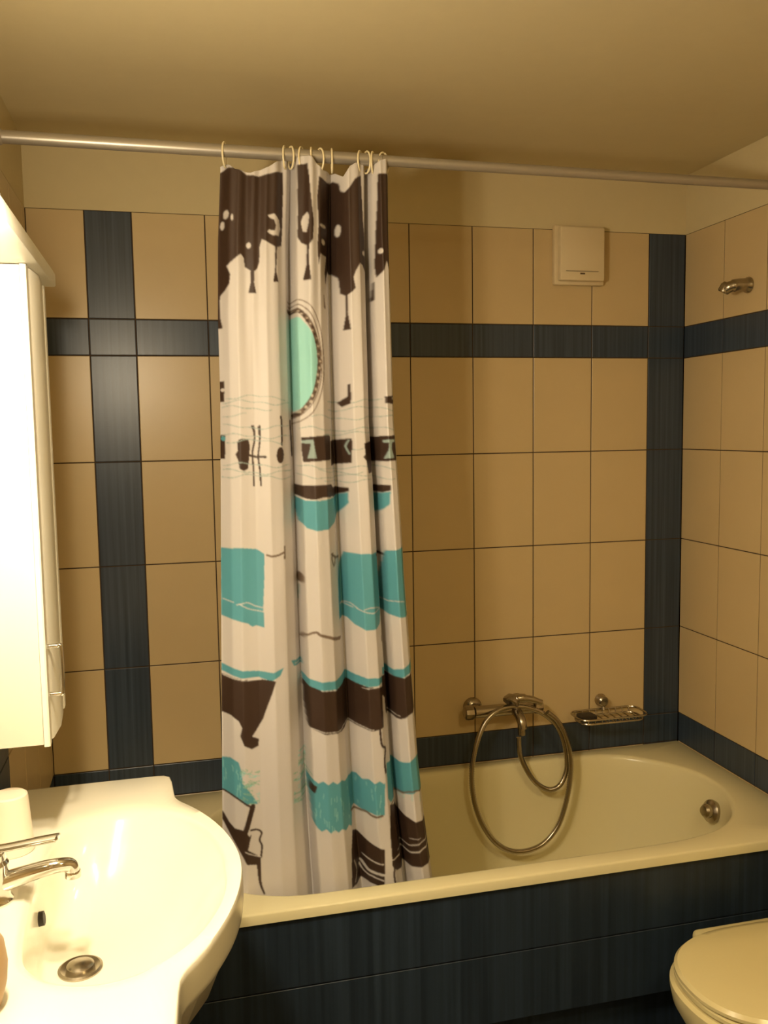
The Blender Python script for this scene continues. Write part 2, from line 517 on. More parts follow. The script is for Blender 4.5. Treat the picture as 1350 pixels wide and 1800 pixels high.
bm = bmesh.new(); box(bm, (-2.005, -1.75, 1.095), (-1.990, -1.0585, 1.8975), bev=.001)
obj('mirror', bm, 'mirror', cb)
for y in (-1.52, -1.66):
    bm = bmesh.new()
    lathe(bm, (-1.853, y, 1.899), (0.25, 0, -1), [(0.012, 0), (0.012, .008), (0.020, .010), (0.021, .013), (.001, .0135)], 24)
    lp = obj('lamp_holder', bm, 'chrome', cb)
    bm = bmesh.new()
    bmesh.ops.create_uvsphere(bm, u_segments=24, v_segments=14, radius=0.016, matrix=Matrix.Translation((-1.845, y, 1.872)))
    bb = obj('bulb', bm, 'bulb', lp)
    ld = bpy.data.lights.new('mirror_lamp', 'POINT')
    ld.energy = LAMP_POWER
    ld.color = LAMP_COL
    ld.shadow_soft_size = 0.035
    lo = bpy.data.objects.new('mirror_lamp_light', ld)
    C.objects.link(lo)
    lo.location = (-1.828, y, 1.866)
    lo.parent = cb; lo.matrix_parent_inverse = cb.matrix_basis.inverted()
    ld = bpy.data.lights.new('mirror_spot', 'SPOT')          # the reflector throws most light down onto the basin
    ld.energy = SPOT_POWER
    ld.color = LAMP_COL
    ld.spot_size = math.radians(110)
    ld.spot_blend = 0.9
    ld.shadow_soft_size = 0.02
    lo = bpy.data.objects.new('mirror_spot_light', ld)
    C.objects.link(lo)
    lo.location = (-1.828, y, 1.86)
    lo.rotation_euler = (math.radians(14), math.radians(4), 0)
    lo.parent = cb; lo.matrix_parent_inverse = cb.matrix_basis.inverted()

# unseen fill lamp, added so the shading does not go too dark
cl = thing('fill_lamp', 'round frosted fill lamp, added on the ceiling out of view', 'lamp', (-0.9, -2.5, 2.419))
bm = bmesh.new()
lathe(bm, (-0.9, -2.5, 2.419), (0, 0, -1), [(0.13, 0), (0.135, .01), (0.13, .02), (.12, .022)], 40)
obj('fill_lamp_base', bm, 'cab', cl)
bm = bmesh.new()
lathe(bm, (-0.9, -2.5, 2.396), (0, 0, -1), [(0.12, 0), (0.115, .02), (0.09, .04), (0.05, .05), (.001, .053)], 40)
obj('fill_lamp_shade', bm, 'fill_bulb', cl)
ld = bpy.data.lights.new('fill_light', 'AREA')
ld.shape = 'DISK'; ld.size = 0.24; ld.energy = FILL_POWER; ld.color = FILL_COL
lo = bpy.data.objects.new('fill_lamp_light', ld); C.objects.link(lo)
lo.location = (-0.9, -2.5, 2.33); lo.parent = cl; lo.matrix_parent_inverse = cl.matrix_basis.inverted()

# ------------------------------------------------------------------ curtain rod
CY = -0.60
def rodz(x): return 2.231 - 0.004 * (x + 1.5)
rod = thing('curtain_rod', 'long grey shower curtain rod spanning the tub below the ceiling', 'curtain rod', (-1.0, CY, 2.23))
bm = bmesh.new(); cyl(bm, (XL + .012, CY, rodz(-2.0)), (-1.16, CY, rodz(-1.16)), 0.0135, 28)
obj('rod_tube', bm, 'rod', rod)
bm = bmesh.new(); cyl(bm, (-1.17, CY, rodz(-1.17)), (XR - .012, CY, rodz(0)), 0.0118, 28)
obj('inner_tube', bm, 'rod', rod)
for x, s in ((XL + .001, 1), (XR - .001, -1)):
    bm = bmesh.new()
    lathe(bm, (x, CY, rodz(x)), (s, 0, 0), [(.024, 0), (.025, .004), (.021, .010), (.0165, .040), (.014, .043)], 28)
    obj('end_cap', bm, 'rod', rod)

# ------------------------------------------------------------------ shower curtain
def unpx(x, y, Y=CY):
    """trace point of the photograph -> (X, Z) on the hanging plane of the curtain"""
    d = FWD + (x - 675) / FPX * RGT - (y - 900) / FPX * UPV
    t = (Y - CAM[1]) / d[1]
    return CAM[0] + t * d[0], CAM[2] + t * d[2]
# side edges (photo trace)
LE = [(388, 296), (384, 420), (384, 560), (388, 700), (389, 960), (390, 1180), (391, 1330), (392, 1560), (393, 1700)]
RE = [(684, 300), (686, 420), (690, 560), (695, 740), (705, 870), (713, 1000), (725, 1170), (736, 1330), (746, 1430), (761, 1545), (775, 1700)]
le = np.array([unpx(*p) for p in LE]); re_ = np.array([unpx(*p) for p in RE])
def xl_at(z): return np.interp(z, le[::-1, 1], le[::-1, 0])
def xr_at(z): return np.interp(z, re_[::-1, 1], re_[::-1, 0])
# top edge (photo trace): scalloped between the rings
TE = [(383, 292), (392, 288), (400, 290), (412, 300), (440, 307), (470, 297), (487, 286), (500, 278), (515, 279), (530, 277), (545, 281), (556, 292),
      (567, 300), (580, 298), (592, 300), (602, 312), (612, 296), (622, 290), (636, 288), (652, 292), (664, 287), (676, 283), (690, 286)]
te = np.array([unpx(*p) for p in TE])
ZBOT = 0.425
NU, NV = 320, 840
# plan profile of the folds: s along the width -> offset towards the room (negative Y)
KS = [0, .05, .10, .18, .26, .33, .385, .420, .435, .50, .57, .62, .655, .685, .74, .80, .845, .870, .890, .93, .97, 1.0]
KY = [.016, -.008, -.020, -.014, -.022, -.012, .016, .056, -.012, -.030, -.022, .010, .052, .014, -.024, -.024, .006, .056, -.004, -.030, -.020, .016]
fs = np.linspace(0, 1, 1001)
prof = np.interp(fs, KS, KY)
ker = np.hanning(21); ker /= ker.sum()
prof = np.convolve(np.pad(prof, 10, mode='edge'), ker, 'valid')
prof2 = 0.006 * np.sin(fs * 2 * PI * 9 + .6) + 0.004 * np.sin(fs * 2 * PI * 15)
u = np.linspace(0, 1, NU)
v_ = np.linspace(0, 1, NV)
U, V = np.meshgrid(u, v_)
# iterate so that z and the side edges agree
Zt0 = 2.19
Zg = Zt0 + (ZBOT - Zt0) * V
Xg = xl_at(Zg) + (xr_at(Zg) - xl_at(Zg)) * U
top = np.interp(Xg[0], te[:, 0], te[:, 1])
Zg = top[None, :] * (1 - V) + ZBOT * V
Xg = xl_at(Zg) + (xr_at(Zg) - xl_at(Zg)) * U
sh = np.interp(Zg, [.4, .9, 1.4, 1.9, 2.2], [-.012, -.004, 0, 0, 0])     # folds drift a little towards the hem
SS = np.clip(U + sh, 0, 1)
wt = np.clip((Zg - 1.7) / .5, 0, 1)
amp = np.interp(Zg, [.4, .6, 1.2, 2.0, 2.22], [.9, 1.0, 1.15, 1.2, .8])
Yg = CY + amp * np.interp(SS, fs, prof) + (0.12 + .8 * wt) * np.interp(SS, fs, prof2) * .6
rng = np.random.RandomState(3)
cr = np.zeros_like(Yg)
for _ in range(26):                                     # soft creases of the vinyl cloth
    cx, cz = rng.rand(), .45 + 1.75 * rng.rand()
    an = rng.uniform(-.5, .5); a_, b_ = rng.uniform(.03, .06), rng.uniform(.1, .3)
    dx = (U - cx) * .4; dz = Zg - cz
    q = (dx * math.cos(an) + dz * math.sin(an)) / a_; r = (dz * math.cos(an) - dx * math.sin(an)) / b_
    cr += rng.uniform(-.0025, .0025) * np.exp(-q * q - r * r)
Yg += cr

# ---- print on the cloth: outlines traced from the photograph, laid flat on the cloth
def Zt(sx, ox, oy): return lambda x, y: unpx(ox + x / sx, oy + y / sx)
R4 = Zt(3.214, 340, 220); R5 = Zt(3.375, 360, 500); R6 = Zt(3.214, 360, 850); R7 = Zt(3.068, 360, 1150)
DK = (0.050, 0.026, 0.016); TEAL = (0.11, 0.38, 0.46); LT = (0.34, 0.70, 0.66); WH = (0.70, 0.66, 0.64); GB = (0.20, 0.14, 0.10); LN = (0.34, 0.44, 0.42)
PG = 0.0012
xs = np.arange(-1.62, -1.02, PG); zs = np.arange(0.40, 2.24, PG)
GX, GZ = np.meshgrid(xs, zs)
IMG = np.empty(GX.shape + (3,)); IMG[:] = WH
def inside(P, x, z):
    c = np.zeros(x.shape, bool)
    n = len(P)
    for i in range(n):
        x0, z0 = P[i]; x1, z1 = P[(i + 1) % n]
        if z0 == z1: continue
        k = ((z0 > z) != (z1 > z)) & (x < (x1 - x0) * (z - z0) / (z1 - z0) + x0)
        c ^= k
    return c
def win(P, pad=0.0):
    P = np.array(P)
    a = np.searchsorted(xs, P[:, 0].min() - pad); b = np.searchsorted(xs, P[:, 0].max() + pad)
    c = np.searchsorted(zs, P[:, 1].min() - pad); d = np.searchsorted(zs, P[:, 1].max() + pad)
    return slice(max(c - 1, 0), d + 1), slice(max(a - 1, 0), b + 1)
def poly(F, pts, col):
    P = [F(*p) for p in pts]
    wn = win(P)
    k = inside(P, GX[wn], GZ[wn])
    IMG[wn][k] = col
def ell(F, x, y, rx, ry, col):
    poly(F, [(x + rx * math.cos(t), y + ry * math.sin(t)) for t in np.linspace(0, 2 * PI, 20, endpoint=False)], col)
def stroke(F, pts, wd, col, w2=None, smooth=True):
    """line of width wd (in the trace's units), tapering to w2"""
    if smooth and len(pts) > 2:
        pts = [(p.x, p.y) for p in spline([(x, y, 0) for x, y in pts], 6)]
    P = np.array([F(*p) for p in pts])
    a0 = np.array(F(0, 0)); a1 = np.array(F(100, 0))
    unit = abs(a1[0] - a0[0]) / 100
    w2 = wd if w2 is None else w2
    wn = win(P, wd * unit)
    gx, gz = GX[wn], GZ[wn]
    hit = np.zeros(gx.shape, bool)
    n = len(P) - 1
    for i in range(n):
        p, q = P[i], P[i + 1]; d = q - p; L2 = max(d @ d, 1e-12)
        t = np.clip(((gx - p[0]) * d[0] + (gz - p[1]) * d[1]) / L2, 0, 1)
        r = (wd + (w2 - wd) * (i + t) / n) * unit / 2
        hit |= (gx - p[0] - t * d[0]) ** 2 + (gz - p[1] - t * d[1]) ** 2 < r * r
    IMG[wn][hit] = col
# chandelier drips along the top
poly(R4, [(135, 268), (145, 262), (190, 243), (240, 250), (300, 290), (360, 300), (430, 285), (506, 262), (508, 400), (503, 600), (498, 680), (468, 697), (466, 760), (462, 830), (478, 893), (445, 893), (455, 830), (456, 695), (400, 665), (380, 655), (368, 700), (368, 780), (355, 820), (338, 835), (338, 900), (350, 957), (305, 957), (318, 900), (318, 832), (285, 810), (280, 760), (262, 738), (220, 770), (185, 800), (205, 850), (200, 900), (175, 940), (155, 960), (150, 1000), (155, 1090), (167, 1147), (130, 1147), (125, 980), (125, 850), (125, 500)], DK)
poly(R4, [(412, 522), (450, 510), (482, 540), (490, 590), (478, 632), (440, 632), (410, 614), (422, 602), (455, 606), (462, 575), (450, 545), (425, 535)], WH)
ell(R4, 183, 508, 14, 26, WH); ell(R4, 165, 565, 11, 25, WH); ell(R4, 215, 530, 7, 18, WH); ell(R4, 307, 690, 13, 17, WH)
poly(R4, [(582, 232), (634, 230), (642, 300), (650, 400), (660, 500), (668, 560), (662, 660), (640, 692), (638, 780), (652, 887), (610, 887), (628, 800), (628, 692), (600, 675), (582, 640), (584, 500), (583, 350)], DK)
poly(R4, [(600, 560), (612, 525), (632, 505), (640, 530), (636, 575), (628, 620), (610, 612)], WH)
poly(R4, [(690, 420), (702, 300), (760, 318), (800, 298), (826, 325), (832, 372), (848, 388), (870, 365), (900, 318), (942, 288), (948, 400), (958, 560), (970, 650), (985, 760), (992, 866), (970, 830), (950, 795), (930, 790), (905, 830), (890, 870), (902, 930), (885, 950), (862, 965), (862, 1060), (877, 1162), (845, 1162), (855, 1080), (852, 968), (833, 950), (825, 860), (800, 825), (770, 815), (757, 850), (748, 905), (742, 830), (755, 740), (735, 740), (710, 735), (697, 800), (690, 700), (698, 560)], DK)
ell(R4, 728, 575, 22, 10, WH); ell(R4, 730, 665, 14, 16, WH); ell(R4, 822, 590, 12, 35, WH); ell(R4, 962, 725, 12, 14, WH)
poly(R4, [(1030, 290), (1103, 284), (1103, 500), (1108, 700), (1112, 820), (1112, 900), (1100, 968), (1092, 900), (1090, 830), (1075, 780), (1060, 830), (1025, 868), (1018, 800), (1022, 600), (1028, 450)], DK)
ell(R4, 1042, 725, 12, 15, WH); stroke(R4, [(1018, 890), (1016, 985)], 6, DK, 14); stroke(R4, [(735, 960), (742, 1030)], 4, GB, 16)
# oval mirror
poly(R5, [(516, 189), (530, 190), (560, 203), (600, 255), (640, 325), (658, 420), (655, 540), (630, 640), (590, 715), (550, 748), (536, 752)], LT)
stroke(R5, [(500, 92), (570, 102), (625, 150), (665, 230), (688, 330), (700, 450), (697, 560), (670, 680), (620, 770), (535, 828)], 6, GB)
stroke(R5, [(505, 118), (560, 128), (610, 175), (648, 248), (672, 340), (684, 450), (680, 560), (652, 660), (602, 742), (538, 795)], 6, GB)
stroke(R5, [(510, 148), (548, 158), (580, 188), (612, 238), (640, 300), (660, 370), (668, 440), (668, 500), (660, 560), (645, 625), (622, 680), (590, 728), (545, 777)], 26, (.16, .11, .08))
mp_0 = [(p.x, p.y) for p in spline([(x, y, 0) for x, y in [(515, 152), (548, 162), (580, 192), (612, 242), (640, 302), (660, 372), (668, 440), (668, 500), (660, 560), (645, 625), (622, 680), (590, 728), (550, 770)]], 3)]
for i, (x, y) in enumerate(mp_0):
    ell(R5, x + 6 * math.sin(i * 2.1), y, 8, 6 + 3 * math.sin(i * 3.3), (.55, .48, .40) if i % 2 else DK)
# hanging utensils
F5 = R5
stroke(R5, [(275, 840), (288, 880), (290, 930), (278, 1000), (285, 1100), (287, 1190)], 11, DK)
stroke(R5, [(285, 840), (292, 880), (290, 915)], 8, DK)
stroke(R5, [(320, 840), (322, 900), (318, 960), (312, 1020), (322, 1100), (328, 1190)], 11, DK)
stroke(R5, [(312, 845), (316, 890)], 8, DK)
stroke(R5, [(250, 1008), (290, 1020), (355, 1022)], 14, DK)
poly(R5, [(188, 935), (200, 918), (225, 914), (255, 920), (264, 960), (258, 1040), (252, 1092), (228, 1105), (202, 1092), (193, 1040), (178, 1008), (192, 985)], DK)
stroke(R5, [(447, 785), (453, 830), (453, 950)], 13, DK); ell(R5, 444, 1012, 24, 48, DK)
stroke(R5, [(518, 810), (525, 900), (533, 1015)], 18, DK)
poly(R5, [(85, 575), (115, 572), (118, 695), (90, 695)], DK); ell(R5, 108, 625, 12, 10, WH)
poly(R5, [(88, 895), (122, 890), (122, 1035), (92, 1035)], DK); ell(R5, 112, 915, 13, 14, TEAL)
# thin wavy shelf lines
for y0, xa, xb_, ph in ((672, 125, 480, 0), (702, 110, 520, 1.2), (735, 105, 400, 2.2), (778, 110, 250, .5), (845, 110, 520, 2.8), (900, 100, 520, 1.9), (932, 130, 470, .2), (1070, 110, 520, 1.1), (1110, 110, 530, 2.4), (1138, 105, 540, 0.3),
                        (690, 730, 1050, .8), (738, 730, 1130, 2.0), (790, 620, 1110, .3), (858, 560, 1130, 1.4), (885, 700, 1000, 2.2), (965, 860, 930, .2), (1085, 560, 1130, 1.7), (1110, 660, 940, .6), (1138, 560, 1120, 2.6), (1162, 700, 1000, 1.0)):
    stroke(R5, [(x, y0 + 11 * math.sin(x / 62 + ph) + 5 * math.sin(x / 23 + ph * 2)) for x in np.arange(xa, xb_, 22)], 4.5, LN, smooth=False)
poly(R5, [(800, 700), (820, 682), (843, 665), (840, 595), (852, 592), (858, 670), (855, 708), (818, 727)], DK)
poly(R5, [(1048, 668), (1115, 660), (1136, 690), (1110, 710), (1052, 708)], DK); ell(R5, 1102, 678, 9, 9, WH)
poly(R5, [(566, 908), (730, 893), (748, 900), (750, 1040), (735, 1042), (578, 1053), (568, 980)], DK)
poly(R5, [(566, 925), (632, 920), (634, 940), (642, 985), (652, 1030), (600, 1032), (612, 985), (618, 942), (568, 942)], LN)
poly(R5, [(750, 928), (862, 912), (866, 935), (864, 1058), (755, 1076)], DK); stroke(R5, [(850, 925), (838, 960), (855, 1005)], 9, LN)
poly(R5, [(930, 942), (1000, 925), (1000, 902), (1134, 893), (1137, 1040), (1000, 1052), (992, 1115), (962, 1120), (945, 1045), (925, 1022), (938, 1005)], DK)
poly(R5, [(1045, 922), (1130, 915), (1128, 928), (1092, 936), (1088, 970), (1106, 1026), (1052, 1032), (1070, 980), (1074, 938), (1045, 936)], LN)
# bowls
poly(R5, [(550, 1190), (750, 1183), (765, 1205), (856, 1206), (856, 1228), (800, 1255), (765, 1263), (700, 1258), (620, 1277), (552, 1252)], DK)
poly(R6, [(525, 78), (560, 92), (640, 92), (725, 82), (745, 78), (812, 50), (816, 110), (790, 152), (740, 222), (690, 255), (620, 260), (570, 247), (540, 212), (528, 140)], TEAL)
stroke(R6, [(525, 70), (565, 86), (640, 88), (725, 76)], 7, WH)
poly(R6, [(955, 10), (1032, 5), (1032, 34), (1000, 50), (956, 52)], DK)
poly(R6, [(960, 66), (1032, 40), (1032, 110), (1000, 152), (970, 184)], TEAL)
# towels and their hooks
poly(R6, [(92, 368), (200, 358), (290, 365), (330, 390), (332, 500), (325, 690), (332, 802), (285, 790), (265, 800), (240, 780), (170, 765), (95, 750)], TEAL)
poly(R6, [(800, 395), (900, 390), (987, 388), (987, 550), (995, 700), (990, 790), (960, 812), (900, 817), (850, 797), (820, 770), (768, 776), (765, 560), (780, 480)], TEAL)
poly(R6, [(1018, 377), (1080, 362), (1122, 343), (1126, 500), (1135, 650), (1146, 742), (1100, 745), (1040, 737), (1000, 717), (1005, 560)], TEAL)
for L_ in ([(178, 678), (235, 664), (280, 682), (328, 692)], [(190, 672), (250, 700), (328, 714)], [(105, 655), (160, 665)], [(785, 698), (825, 680), (865, 706)],
           [(780, 690), (840, 700)], [(890, 702), (940, 690), (990, 702)], [(860, 705), (930, 722), (990, 706)], [(1010, 668), (1070, 655), (1112, 657)]):
    stroke(R6, L_, 5.5, WH)
stroke(R6, [(345, 397), (375, 404), (410, 398), (440, 385)], 12, GB); stroke(R6, [(447, 352), (447, 418)], 10, GB)
stroke(R6, [(712, 395), (738, 415), (775, 426)], 13, GB); stroke(R6, [(720, 392), (712, 420), (728, 465)], 9, GB); stroke(R6, [(740, 412), (735, 460)], 8, GB)
stroke(R6, [(975, 402), (1010, 402)], 18, DK); ell(R6, 550, 540, 12, 30, GB); stroke(R6, [(548, 590), (547, 670)], 7, LN)
stroke(R6, [(560, 882), (570, 855), (592, 838), (622, 828), (640, 840), (700, 858), (740, 872), (768, 876)], 9, GB, 22)
stroke(R6, [(1005, 838), (1004, 890)], 10, GB)
# teal edging over brown valance
poly(R6, [(95, 1022), (200, 1045), (300, 1045), (380, 1055), (442, 1028), (420, 1072), (370, 1102), (300, 1080), (200, 1088), (95, 1064)], TEAL)
poly(R6, [(562, 1090), (650, 1105), (740, 1100), (790, 1080), (900, 1086), (995, 1082), (997, 1112), (960, 1130), (800, 1138), (740, 1150), (650, 1152), (570, 1136)], TEAL)
poly(R6, [(1000, 1035), (1060, 1050), (1110, 1025), (1168, 988), (1170, 1045), (1100, 1080), (1040, 1085), (1000, 1075)], TEAL)
poly(R6, [(488, 1000), (565, 1010), (567, 1042), (508, 1035)], TEAL); stroke(R6, [(515, 1022), (565, 1028)], 4, WH)
poly(R7, [(90, 112), (200, 125), (300, 122), (378, 130), (357, 200), (325, 290), (310, 335), (272, 400), (252, 430), (287, 442), (287, 480), (250, 498), (210, 480), (188, 430), (198, 385), (180, 350), (140, 325), (90, 320)], DK)
stroke(R7, [(100, 118), (200, 128), (300, 122)], 5, WH)
poly(R7, [(542, 158), (620, 180), (720, 178), (760, 155), (850, 162), (950, 165), (955, 380), (900, 398), (780, 390), (740, 412), (640, 412), (560, 388), (546, 260)], DK)
stroke(R7, [(568, 388), (640, 402), (732, 402), (765, 382), (900, 392)], 4.5, WH); stroke(R7, [(620, 180), (705, 182)], 4, WH); stroke(R7, [(845, 176), (945, 160)], 4, WH)
stroke(R7, [(932, 390), (942, 470), (965, 495), (958, 560), (965, 620)], 13, DK)
poly(R7, [(950, 110), (1000, 118), (1060, 110), (1115, 88), (1122, 200), (1136, 290), (1080, 312), (1050, 340), (1000, 342), (975, 312), (968, 230), (950, 210)], DK)
stroke(R7, [(980, 322), (1045, 325)], 4, WH)
# lower teal with scribbled tufts
poly(R7, [(90, 568), (140, 555), (180, 572), (195, 620), (200, 680), (235, 720), (285, 792), (220, 790), (160, 762), (90, 740)], TEAL)
rr = random.Random(2)
def scrib(x0, y0, x1, y1, n, seed):
    for i in range(n):
        x, y = rr.uniform(x0, x1), rr.uniform(y0, y1)
        pts = [(x, y)]
        for k in range(5):
            x += rr.uniform(-28, 28); y += rr.uniform(-10, 10)
            pts.append((min(max(x, x0), x1), min(max(y, y0), y1)))
        stroke(R7, pts, 3.5, (0.28, 0.52, 0.40) if i % 3 else LT)
scrib(190, 590, 290, 790, 26, 1)
scrib(510, 530, 556, 640, 14, 2); scrib(480, 640, 575, 800, 24, 3)
zz = [(560, 668)] + [(580 + 25 * i, 664 + (16 if i % 2 else 0)) for i in range(16)]
poly(R7, zz + [(960, 670), (958, 845), (850, 852), (806, 846), (802, 925)] + [(800 - 22 * i, 938 - (18 if i % 2 else 0)) for i in range(10)] + [(585, 900), (574, 780)], TEAL)
poly(R7, [(572, 688), (600, 700), (592, 735), (572, 742)], DK)
for x0, y0, x1, y1, n in ((585, 690, 790, 910, 26), (820, 680, 945, 840, 10), (1000, 600, 1160, 760, 22), (100, 580, 190, 730, 12)):
    for i in range(n):
        x, y = rr.uniform(x0, x1), rr.uniform(y0, y1)
        stroke(R7, [(x, y), (x + rr.uniform(-4, 4), y + rr.uniform(15, 45))], 3, LT, smooth=False)
poly(R7, [(972, 575), (1030, 582), (1070, 570), (1130, 530), (1172, 552), (1172, 715), (1120, 722), (1060, 752), (1000, 792), (978, 760)], TEAL)
stroke(R7, [(800, 858), (830, 868), (870, 852), (900, 862), (945, 850)], 13, GB)
# chairs
stroke(R7, [(98, 742), (150, 756), (190, 775), (225, 795), (255, 812)], 11, DK)
stroke(R7, [(255, 805), (240, 860), (220, 930), (205, 960)], 30, DK)
poly(R7, [(95, 855), (110, 872), (130, 905), (160, 930), (215, 935), (240, 970), (230, 1040), (300, 1080), (298, 1122), (225, 1118), (180, 1040), (130, 960), (95, 900)], DK)
stroke(R7, [(245, 932), (280, 930), (303, 948), (292, 985), (305, 1020), (300, 1080)], 11, DK); stroke(R7, [(245, 960), (235, 1000), (230, 1030)], 7, DK)
stroke(R7, [(215, 1050), (260, 1068), (300, 1078)], 5, WH); stroke(R7, [(288, 1115), (292, 1180), (300, 1230), (318, 1275)], 22, DK, 10)
poly(R7, [(803, 960), (840, 992), (900, 1020), (958, 1030), (960, 1240), (870, 1246), (790, 1252), (793, 1050)], DK)
for L_, w_ in (([(868, 1108), (910, 1116), (952, 1110)], 8), ([(862, 1150), (895, 1178), (952, 1168)], 16), ([(850, 1168), (880, 1202), (952, 1198)], 9), ([(810, 1120), (830, 1180), (815, 1235)], 5)):
    stroke(R7, L_, w_, WH)
poly(R7, [(992, 800), (1040, 815), (1060, 860), (1120, 880), (1198, 868), (1215, 950), (1232, 1090), (1150, 1122), (1080, 1156), (1030, 1150), (1000, 1120), (988, 950)], DK)
for L_, w_ in (([(1000, 1086), (1050, 1080), (1110, 1060), (1160, 1025), (1212, 1005)], 8), ([(1040, 1052), (1100, 1025), (1150, 990), (1205, 965)], 5), ([(1100, 985), (1150, 965)], 3)):
    stroke(R7, L_, w_, WH)
stroke(R7, [(1012, 1130), (1010, 1170), (1018, 1225)], 12, DK); stroke(R7, [(1005, 800), (1040, 775), (1075, 735), (1115, 715), (1170, 722)], 9, GB)

# sample the print (box filtered) at the cloth's vertices
k = np.array([1, 2, 1.]) / 4
for ax in (0, 1):
    IMG = (np.roll(IMG, 1, ax) + 2 * IMG + np.roll(IMG, -1, ax)) / 4
fx = np.clip((Xg - xs[0]) / PG, 0, len(xs) - 2); fz = np.clip((Zg - zs[0]) / PG, 0, len(zs) - 2)
ix, iz = fx.astype(int), fz.astype(int); ax_, az = (fx - ix)[..., None], (fz - iz)[..., None]
COL = (IMG[iz, ix] * (1 - ax_) + IMG[iz, ix + 1] * ax_) * (1 - az) + (IMG[iz + 1, ix] * (1 - ax_) + IMG[iz + 1, ix + 1] * ax_) * az
me = bpy.data.meshes.new('shower_curtain')
nv = NU * NV
me.vertices.add(nv)
me.vertices.foreach_set('co', np.stack([Xg, Yg, Zg], -1).astype(np.float32).ravel())
I = np.arange(nv).reshape(NV, NU)
quads = np.stack([I[:-1, :-1], I[1:, :-1], I[1:, 1:], I[:-1, 1:]], -1).reshape(-1, 4)
me.loops.add(quads.size); me.loops.foreach_set('vertex_index', quads.ravel().astype(np.int32))
me.polygons.add(len(quads)); me.polygons.foreach_set('loop_start', (np.arange(len(quads)) * 4).astype(np.int32))
me.polygons.foreach_set('use_smooth', np.ones(len(quads), bool))
me.update()
ca = me.color_attributes.new('print', 'FLOAT_COLOR', 'POINT')
ca.data.foreach_set('color', np.concatenate([COL, np.ones(COL.shape[:2] + (1,))], -1).astype(np.float32).ravel())
m, nt, b = new_mat('printed_curtain_cloth')
at_ = nt.nodes.new('ShaderNodeVertexColor'); at_.layer_name = 'print'
nt.links.new(at_.outputs[0], b.inputs['Base Color'])
b.inputs['Roughness'].default_value = 0.55
tr = nt.nodes.new('ShaderNodeBsdfTranslucent')
nt.links.new(at_.outputs[0], tr.inputs[0])
mx = nt.nodes.new('ShaderNodeMixShader'); mx.inputs[0].default_value = 0.15
nt.links.new(b.outputs[0], mx.inputs[1]); nt.links.new(tr.outputs[0], mx.inputs[2])
nt.links.new(mx.outputs[0], nt.nodes['Material Output'].inputs[0])
M['cloth'] = m
cur = link('shower_curtain', me, 'cloth')
sol = cur.modifiers.new('thickness', 'SOLIDIFY'); sol.thickness = 0.0006
tag(cur, 'white shower curtain printed with brown drips, teal towels and furniture, gathered on the rod', 'shower curtain')

# rings
names = ['leftmost ivory curtain ring, alone over the wide left panel of the curtain',
         'left ring of the close pair of curtain rings beside the wide left panel',
         'right ring of the close pair of curtain rings beside the wide left panel',
         'ivory curtain ring at the raised white hem right of the left pair',
         'ivory curtain ring over the dark narrow drip strip in mid curtain',
         'ivory curtain ring just left of the lone middle ring',
         'lone ivory curtain ring hanging between the left and right clusters',
         'left ring of the cluster of three curtain rings near the right edge',
         'middle ring of the cluster of three curtain rings near the right edge',
         'right ring of the cluster of three curtain rings near the right edge',
         'rightmost ivory curtain ring, at the curtain\'s right edge']
rx = [395, 500, 511, 530, 547, 562, 583, 633, 644, 655, 674]
for i, (px, nm) in enumerate(zip(rx, names)):
    X = unpx(px, 270)[0]
    zt = float(np.interp(X, te[:, 0], te[:, 1]))
    zc = rodz(X)
    bm = bmesh.new()
    top_ = zc + .0175; bot = min(zt - .006, zc - .03)
    cz, hh = (top_ + bot) / 2, (top_ - bot) / 2
    tw = [.35, .3, -.2, .5, .2, -.3, .15, .5, -.25, .4, .9][i]
    pts = []
    for kk in range(33):
        t = PI * .5 + 2 * PI * kk / 32 * .97
        a = .0185 * math.cos(t)
        pts.append((X + a * math.sin(tw), CY + a * math.cos(tw), cz + hh * math.sin(t)))
    tube(bm, pts, 0.0021, 10)
    tag(obj('curtain_ring', bm, 'ring'), nm, 'curtain ring', 'ivory rings holding the shower curtain')

# ------------------------------------------------------------------ bath mixer, hose and hand shower
mx_ = thing('bath_mixer', 'chrome bath mixer tap mounted on the tiled wall above the tub', 'faucet', (-0.62, -0.003, 0.735))
bm = bmesh.new()
cyl(bm, (-0.755, -0.062, 0.737), (-0.560, -0.062, 0.735), 0.0185, 28)
obj('mixer_body', bm, 'chrome_d', mx_)
for x in (-0.740, -0.590):
    bm = bmesh.new()
    lathe(bm, (x, -0.0005, 0.735), (0, -1, 0), [(.031, 0), (.031, .004), (.024, .014), (.016, .018), (.015, .055)], 28)
    obj('wall_flange', bm, 'chrome_d', mx_)
for x, s in ((-0.757, -1), (-0.558, 1)):
    bm = bmesh.new()
    lathe(bm, (x, -0.062, 0.737), (s, 0, 0), [(.0165, 0), (.022, .003), (.023, .020), (.021, .028), (.016, .031), (.001, .032)], 10)
    obj('handle', bm, 'chrome_d', mx_, sharp=20)
bm = bmesh.new()
lathe(bm, (-0.622, -0.066, 0.752), (0, -.1, 1), [(.016, -.012), (.017, 0), (.017, .022), (.013, .028), (.001, .029)], 24)
tube(bm, spline([(-0.622, -0.070, 0.735), (-0.621, -0.095, 0.728), (-0.620, -0.118, 0.712), (-0.619, -0.124, 0.690)], 6), [.016] * 6 + [.015] * 6 + [.0145] * 7, 20)
obj('bath_spout', bm, 'chrome_d', mx_)
bm = bmesh.new()
cyl(bm, (-0.604, -0.078, 0.712), (-0.604, -0.082, 0.655), 0.0125, 20)
obj('hose_outlet', bm, 'chrome_d', mx_)
def at_wall(px, py, Y):
    X, Z = unpx(px, py, Y)
    return (X, Y, Z)
